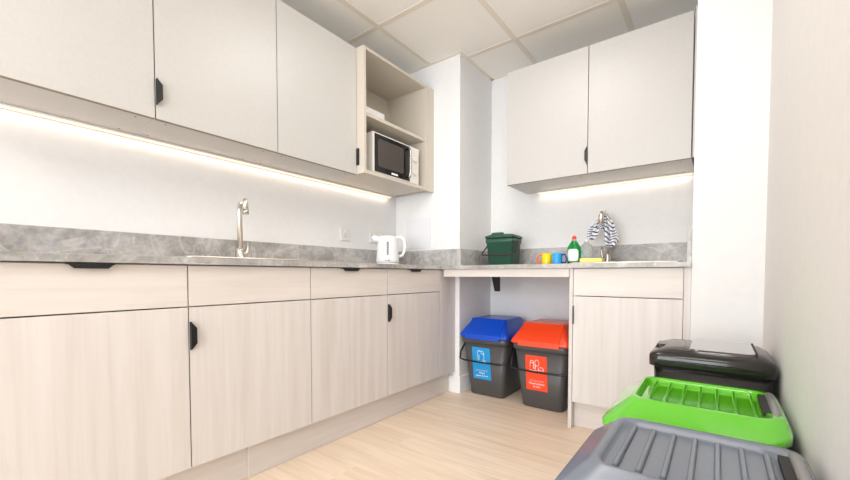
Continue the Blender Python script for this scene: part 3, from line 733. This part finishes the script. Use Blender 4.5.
# ------------------------------------------------------------------ big bins by the right wall
def ridged_bin(label, y0, lid_m, body_m='black_plastic', x0=-.235):
    """y0 = near ridge of the lid; the lid runs away from the camera along +Y"""
    x1 = .140
    def zl(z, d=.022):
        return lambda x, y: z+d*max(0, min(1, x/.13))
    t = thing('recycling_bin', label, 'bin', ((x0+x1)/2, y0+.08, 0), 'ribbed-lid recycling bins by the right wall')
    bm = bmesh.new()
    ya, yb = y0-.122, y0+.300
    loft(bm, [rrect(x0+.055, x1-.045, ya+.055, yb-.045, .04, .001), rrect(x0+.045, x1-.04, ya+.045, yb-.035, .05, .01), rrect(x0+.012, x1-.012, ya+.012, yb-.008, (.05, .05, .05, .10), zl(.435)), rrect(x0+.008, x1-.008, ya+.008, yb-.004, (.05, .05, .05, .10), zl(.441))])
    obj('body', bm, body_m, t)
    bm = bmesh.new()
    rx0, rx1, ry0, ry1, zr = x0+.051, .108, y0, y0+.280, .500
    loft(bm, [rrect(x0, x1, ya, yb, (.05, .05, .045, .115), zl(.438)), rrect(x0-.004, x1+.003, ya-.005, yb+.003, (.05, .05, .045, .115), zl(.442)), rrect(x0-.004, x1+.003, ya-.005, yb+.003, (.05, .05, .045, .115), zl(.456)),
              rrect(x0+.000, x1+.003, ya+.003, yb-.003, (.05, .05, .045, .11), zl(.463, .018)), rrect(x0+.008, x1+.002, ya+.016, yb-.008, (.05, .05, .045, .10), zl(.469, .014)),
              rrect(rx0-.010, x1-.001, ry0-.012, ry1+.010, .04, zr-.007), rrect(rx0-.003, x1-.006, ry0-.004, ry1+.004, .038, zr), rrect(rx0+.005, rx1-.004, ry0+.006, ry1-.006, .036, zr),
              rrect(rx0+.012, rx1-.008, ry0+.012, ry1-.012, .032, zr-.006), rrect(rx0+.016, rx1-.010, ry0+.016, ry1-.016, .03, zr-.014)])
    lid = obj('lid', bm, lid_m, t)
    bm = bmesh.new(); n = 7
    for k in range(n):
        xx = rx0+.036+(rx1-rx0-.062)*k/(n-1)
        loft(bm, [rrect(xx-.0055, xx+.0055, ry0+.028, ry1-.024, .005, zr-.0145), rrect(xx-.004, xx+.004, ry0+.030, ry1-.026, .0038, zr-.007), rrect(xx-.002, xx+.002, ry0+.032, ry1-.028, .0018, zr-.0055)])
    obj('ribs', bm, lid_m, lid)
    bm = bmesh.new(); box(bm, rx1-.012, rx1+.006, ry0+.055, ry1-.045, zr-.010, zr+.0012, bev=.002); obj('hinge_slot', bm, 'gap', lid)
    bm = bmesh.new(); tube(bm, [(rx1+.013, ry0+.045, zr-.012), (rx1+.013, ry0+.055, zr-.003), (rx1+.013, ry0+.08, zr+.001), (rx1+.013, ry1-.05, zr+.001), (rx1+.013, ry1-.03, zr-.003), (rx1+.013, ry1-.02, zr-.012)], .0095, 12)
    obj('handle', bm, 'handle_grey', t)
ridged_bin('tall bin with glossy blue-grey ribbed lid, nearest the camera by the right wall', .728, 'grey_lid', x0=-.230)
ridged_bin('bin with lime-green ribbed lid between the grey-lidded and black bins', 1.188, 'green_lid')

t = thing('waste_bin', 'glossy black bin with domed black lid, farthest along the right wall', 'bin', (-.01, 1.68, 0))
bm = bmesh.new()
loft(bm, [rrect(-.14, .11, 1.54, 1.78, .03, .001), rrect(-.148, .118, 1.53, 1.79, .035, .01), rrect(-.170, .142, 1.503, 1.808, .03, .528)])
obj('body', bm, 'black_plastic', t)
bm = bmesh.new()
f = lambda x, y: .565+.022*max(0, 1-((y-1.66)/.16)**2)
loft(bm, [rrect(-.17, .139, 1.507, 1.808, .035, .524), rrect(-.184, .147, 1.4985, 1.818, .03, .530), rrect(-.184, .147, 1.4985, 1.818, .03, .562), rrect(-.181, .144, 1.502, 1.815, .03, .570),
          rrect(-.168, .134, 1.512, 1.80, .035, .578), rrect(-.140, .118, 1.55, 1.78, .03, .588), rrect(-.06, .06, 1.62, 1.70, .02, .592)])
lid = obj('lid', bm, 'black_lid', t)
bm = bmesh.new(); loft(bm, [rrect(-.075, .104, 1.522, 1.79, .03, .572), rrect(-.070, .100, 1.530, 1.786, .028, .5925)]); obj('flap', bm, 'smoke', lid)
bm = bmesh.new(); box(bm, .0985, .104, 1.545, 1.775, .580, .5945, bev=.001); obj('flap_slot', bm, 'gap', lid)
bm = bmesh.new(); loft(bm, [rrect(-.176, -.14, 1.60, 1.70, .012, .575), rrect(-.170, -.145, 1.61, 1.69, .01, .589)]); obj('latch', bm, 'black_plastic', lid)

# ------------------------------------------------------------------ ceiling light panels (behind the visible part of the ceiling)
def ceiling_light(label, x, y, power):
    t = thing('ceiling_light', label, 'light', (x, y, H-.012))
    obj('frame', BB([(x-.296, x+.296, y-.296, y-.28, H-.012, H-.001), (x-.296, x+.296, y+.28, y+.296, H-.012, H-.001), (x-.296, x-.28, y-.28, y+.28, H-.012, H-.001), (x+.28, x+.296, y-.28, y+.28, H-.012, H-.001)]), 'gloss_white', t)
    obj('diffuser', B(x-.28, x+.28, y-.28, y+.28, H-.008, H-.001), 'panel_light', t)
    l = bpy.data.lights.new('ceiling_panel', 'AREA'); l.shape = 'SQUARE'; l.size = .55; l.energy = power; l.color = (1, .985, .965)
    lo = bpy.data.objects.new('ceiling_panel_lamp', l); COL.objects.link(lo); lo.location = (x, y, H-.02)
ceiling_light('square ceiling light panel over the middle of the kitchen floor', -.77, 1.457, 6.5)
ceiling_light('square ceiling light panel overhead directly above the grey-lidded bin', -.15, .217, 6)
ceiling_light('unseen square ceiling light panel added overhead behind the camera', -.77, -1.02, 9)  # unseen panel, added to brighten the room from behind

def strip_lamp(name, x, y, sx, sy, power, rot=(0, 0, 0)):
    l = bpy.data.lights.new(name, 'AREA'); l.shape = 'RECTANGLE'; l.size = sx; l.size_y = sy; l.energy = power; l.color = (1, .86, .72)
    o = bpy.data.objects.new(name, l); COL.objects.link(o); o.location = (x, y, ZW-.014); o.rotation_euler = rot
strip_lamp('light_strip_lamp_left', XW+.018, 1.15, .014, 2.1, .7)
strip_lamp('light_strip_lamp_back', -.59, YB-.018, .90, .014, 0.4)

# added fill light shining in through the made-up rear window
l = bpy.data.lights.new('added_window_light', 'AREA'); l.shape = 'RECTANGLE'; l.size = wx1-wx0-.1; l.size_y = wz1-wz0-.1; l.energy = 210; l.color = (.92, .96, 1)
o = bpy.data.objects.new('added_window_light', l); COL.objects.link(o); o.location = ((wx0+wx1)/2, YREAR-.12, (wz0+wz1)/2); o.rotation_euler = (PI/2, 0, 0)
w = bpy.data.worlds.new('World'); SC.world = w; w.use_nodes = True
w.node_tree.nodes['Background'].inputs[0].default_value = (.85, .92, 1, 1); w.node_tree.nodes['Background'].inputs[1].default_value = 1.2

# ------------------------------------------------------------------ camera
f_px, pcx, pcy, yaw, pitch, hcam = 386.85, 426.55, 288.1, -.6449, -.0343, .8365
cd = bpy.data.cameras.new('Camera'); cam = bpy.data.objects.new('Camera', cd); COL.objects.link(cam)
cam.location = (0, 0, hcam)
cam.rotation_euler = (PI/2+pitch, 0, -yaw)
cd.sensor_fit = 'HORIZONTAL'; cd.sensor_width = 36; cd.lens = f_px*36/850
cd.shift_x = (425-pcx)/850; cd.shift_y = (pcy-240)/850
cd.clip_start = .01
SC.camera = cam
SC.view_settings.view_transform = 'Standard'; SC.view_settings.look = 'None'; SC.view_settings.gamma = 1
SC.view_settings.exposure = 0.06; SC.view_settings.use_curve_mapping = False
SC.cycles.use_denoising = True
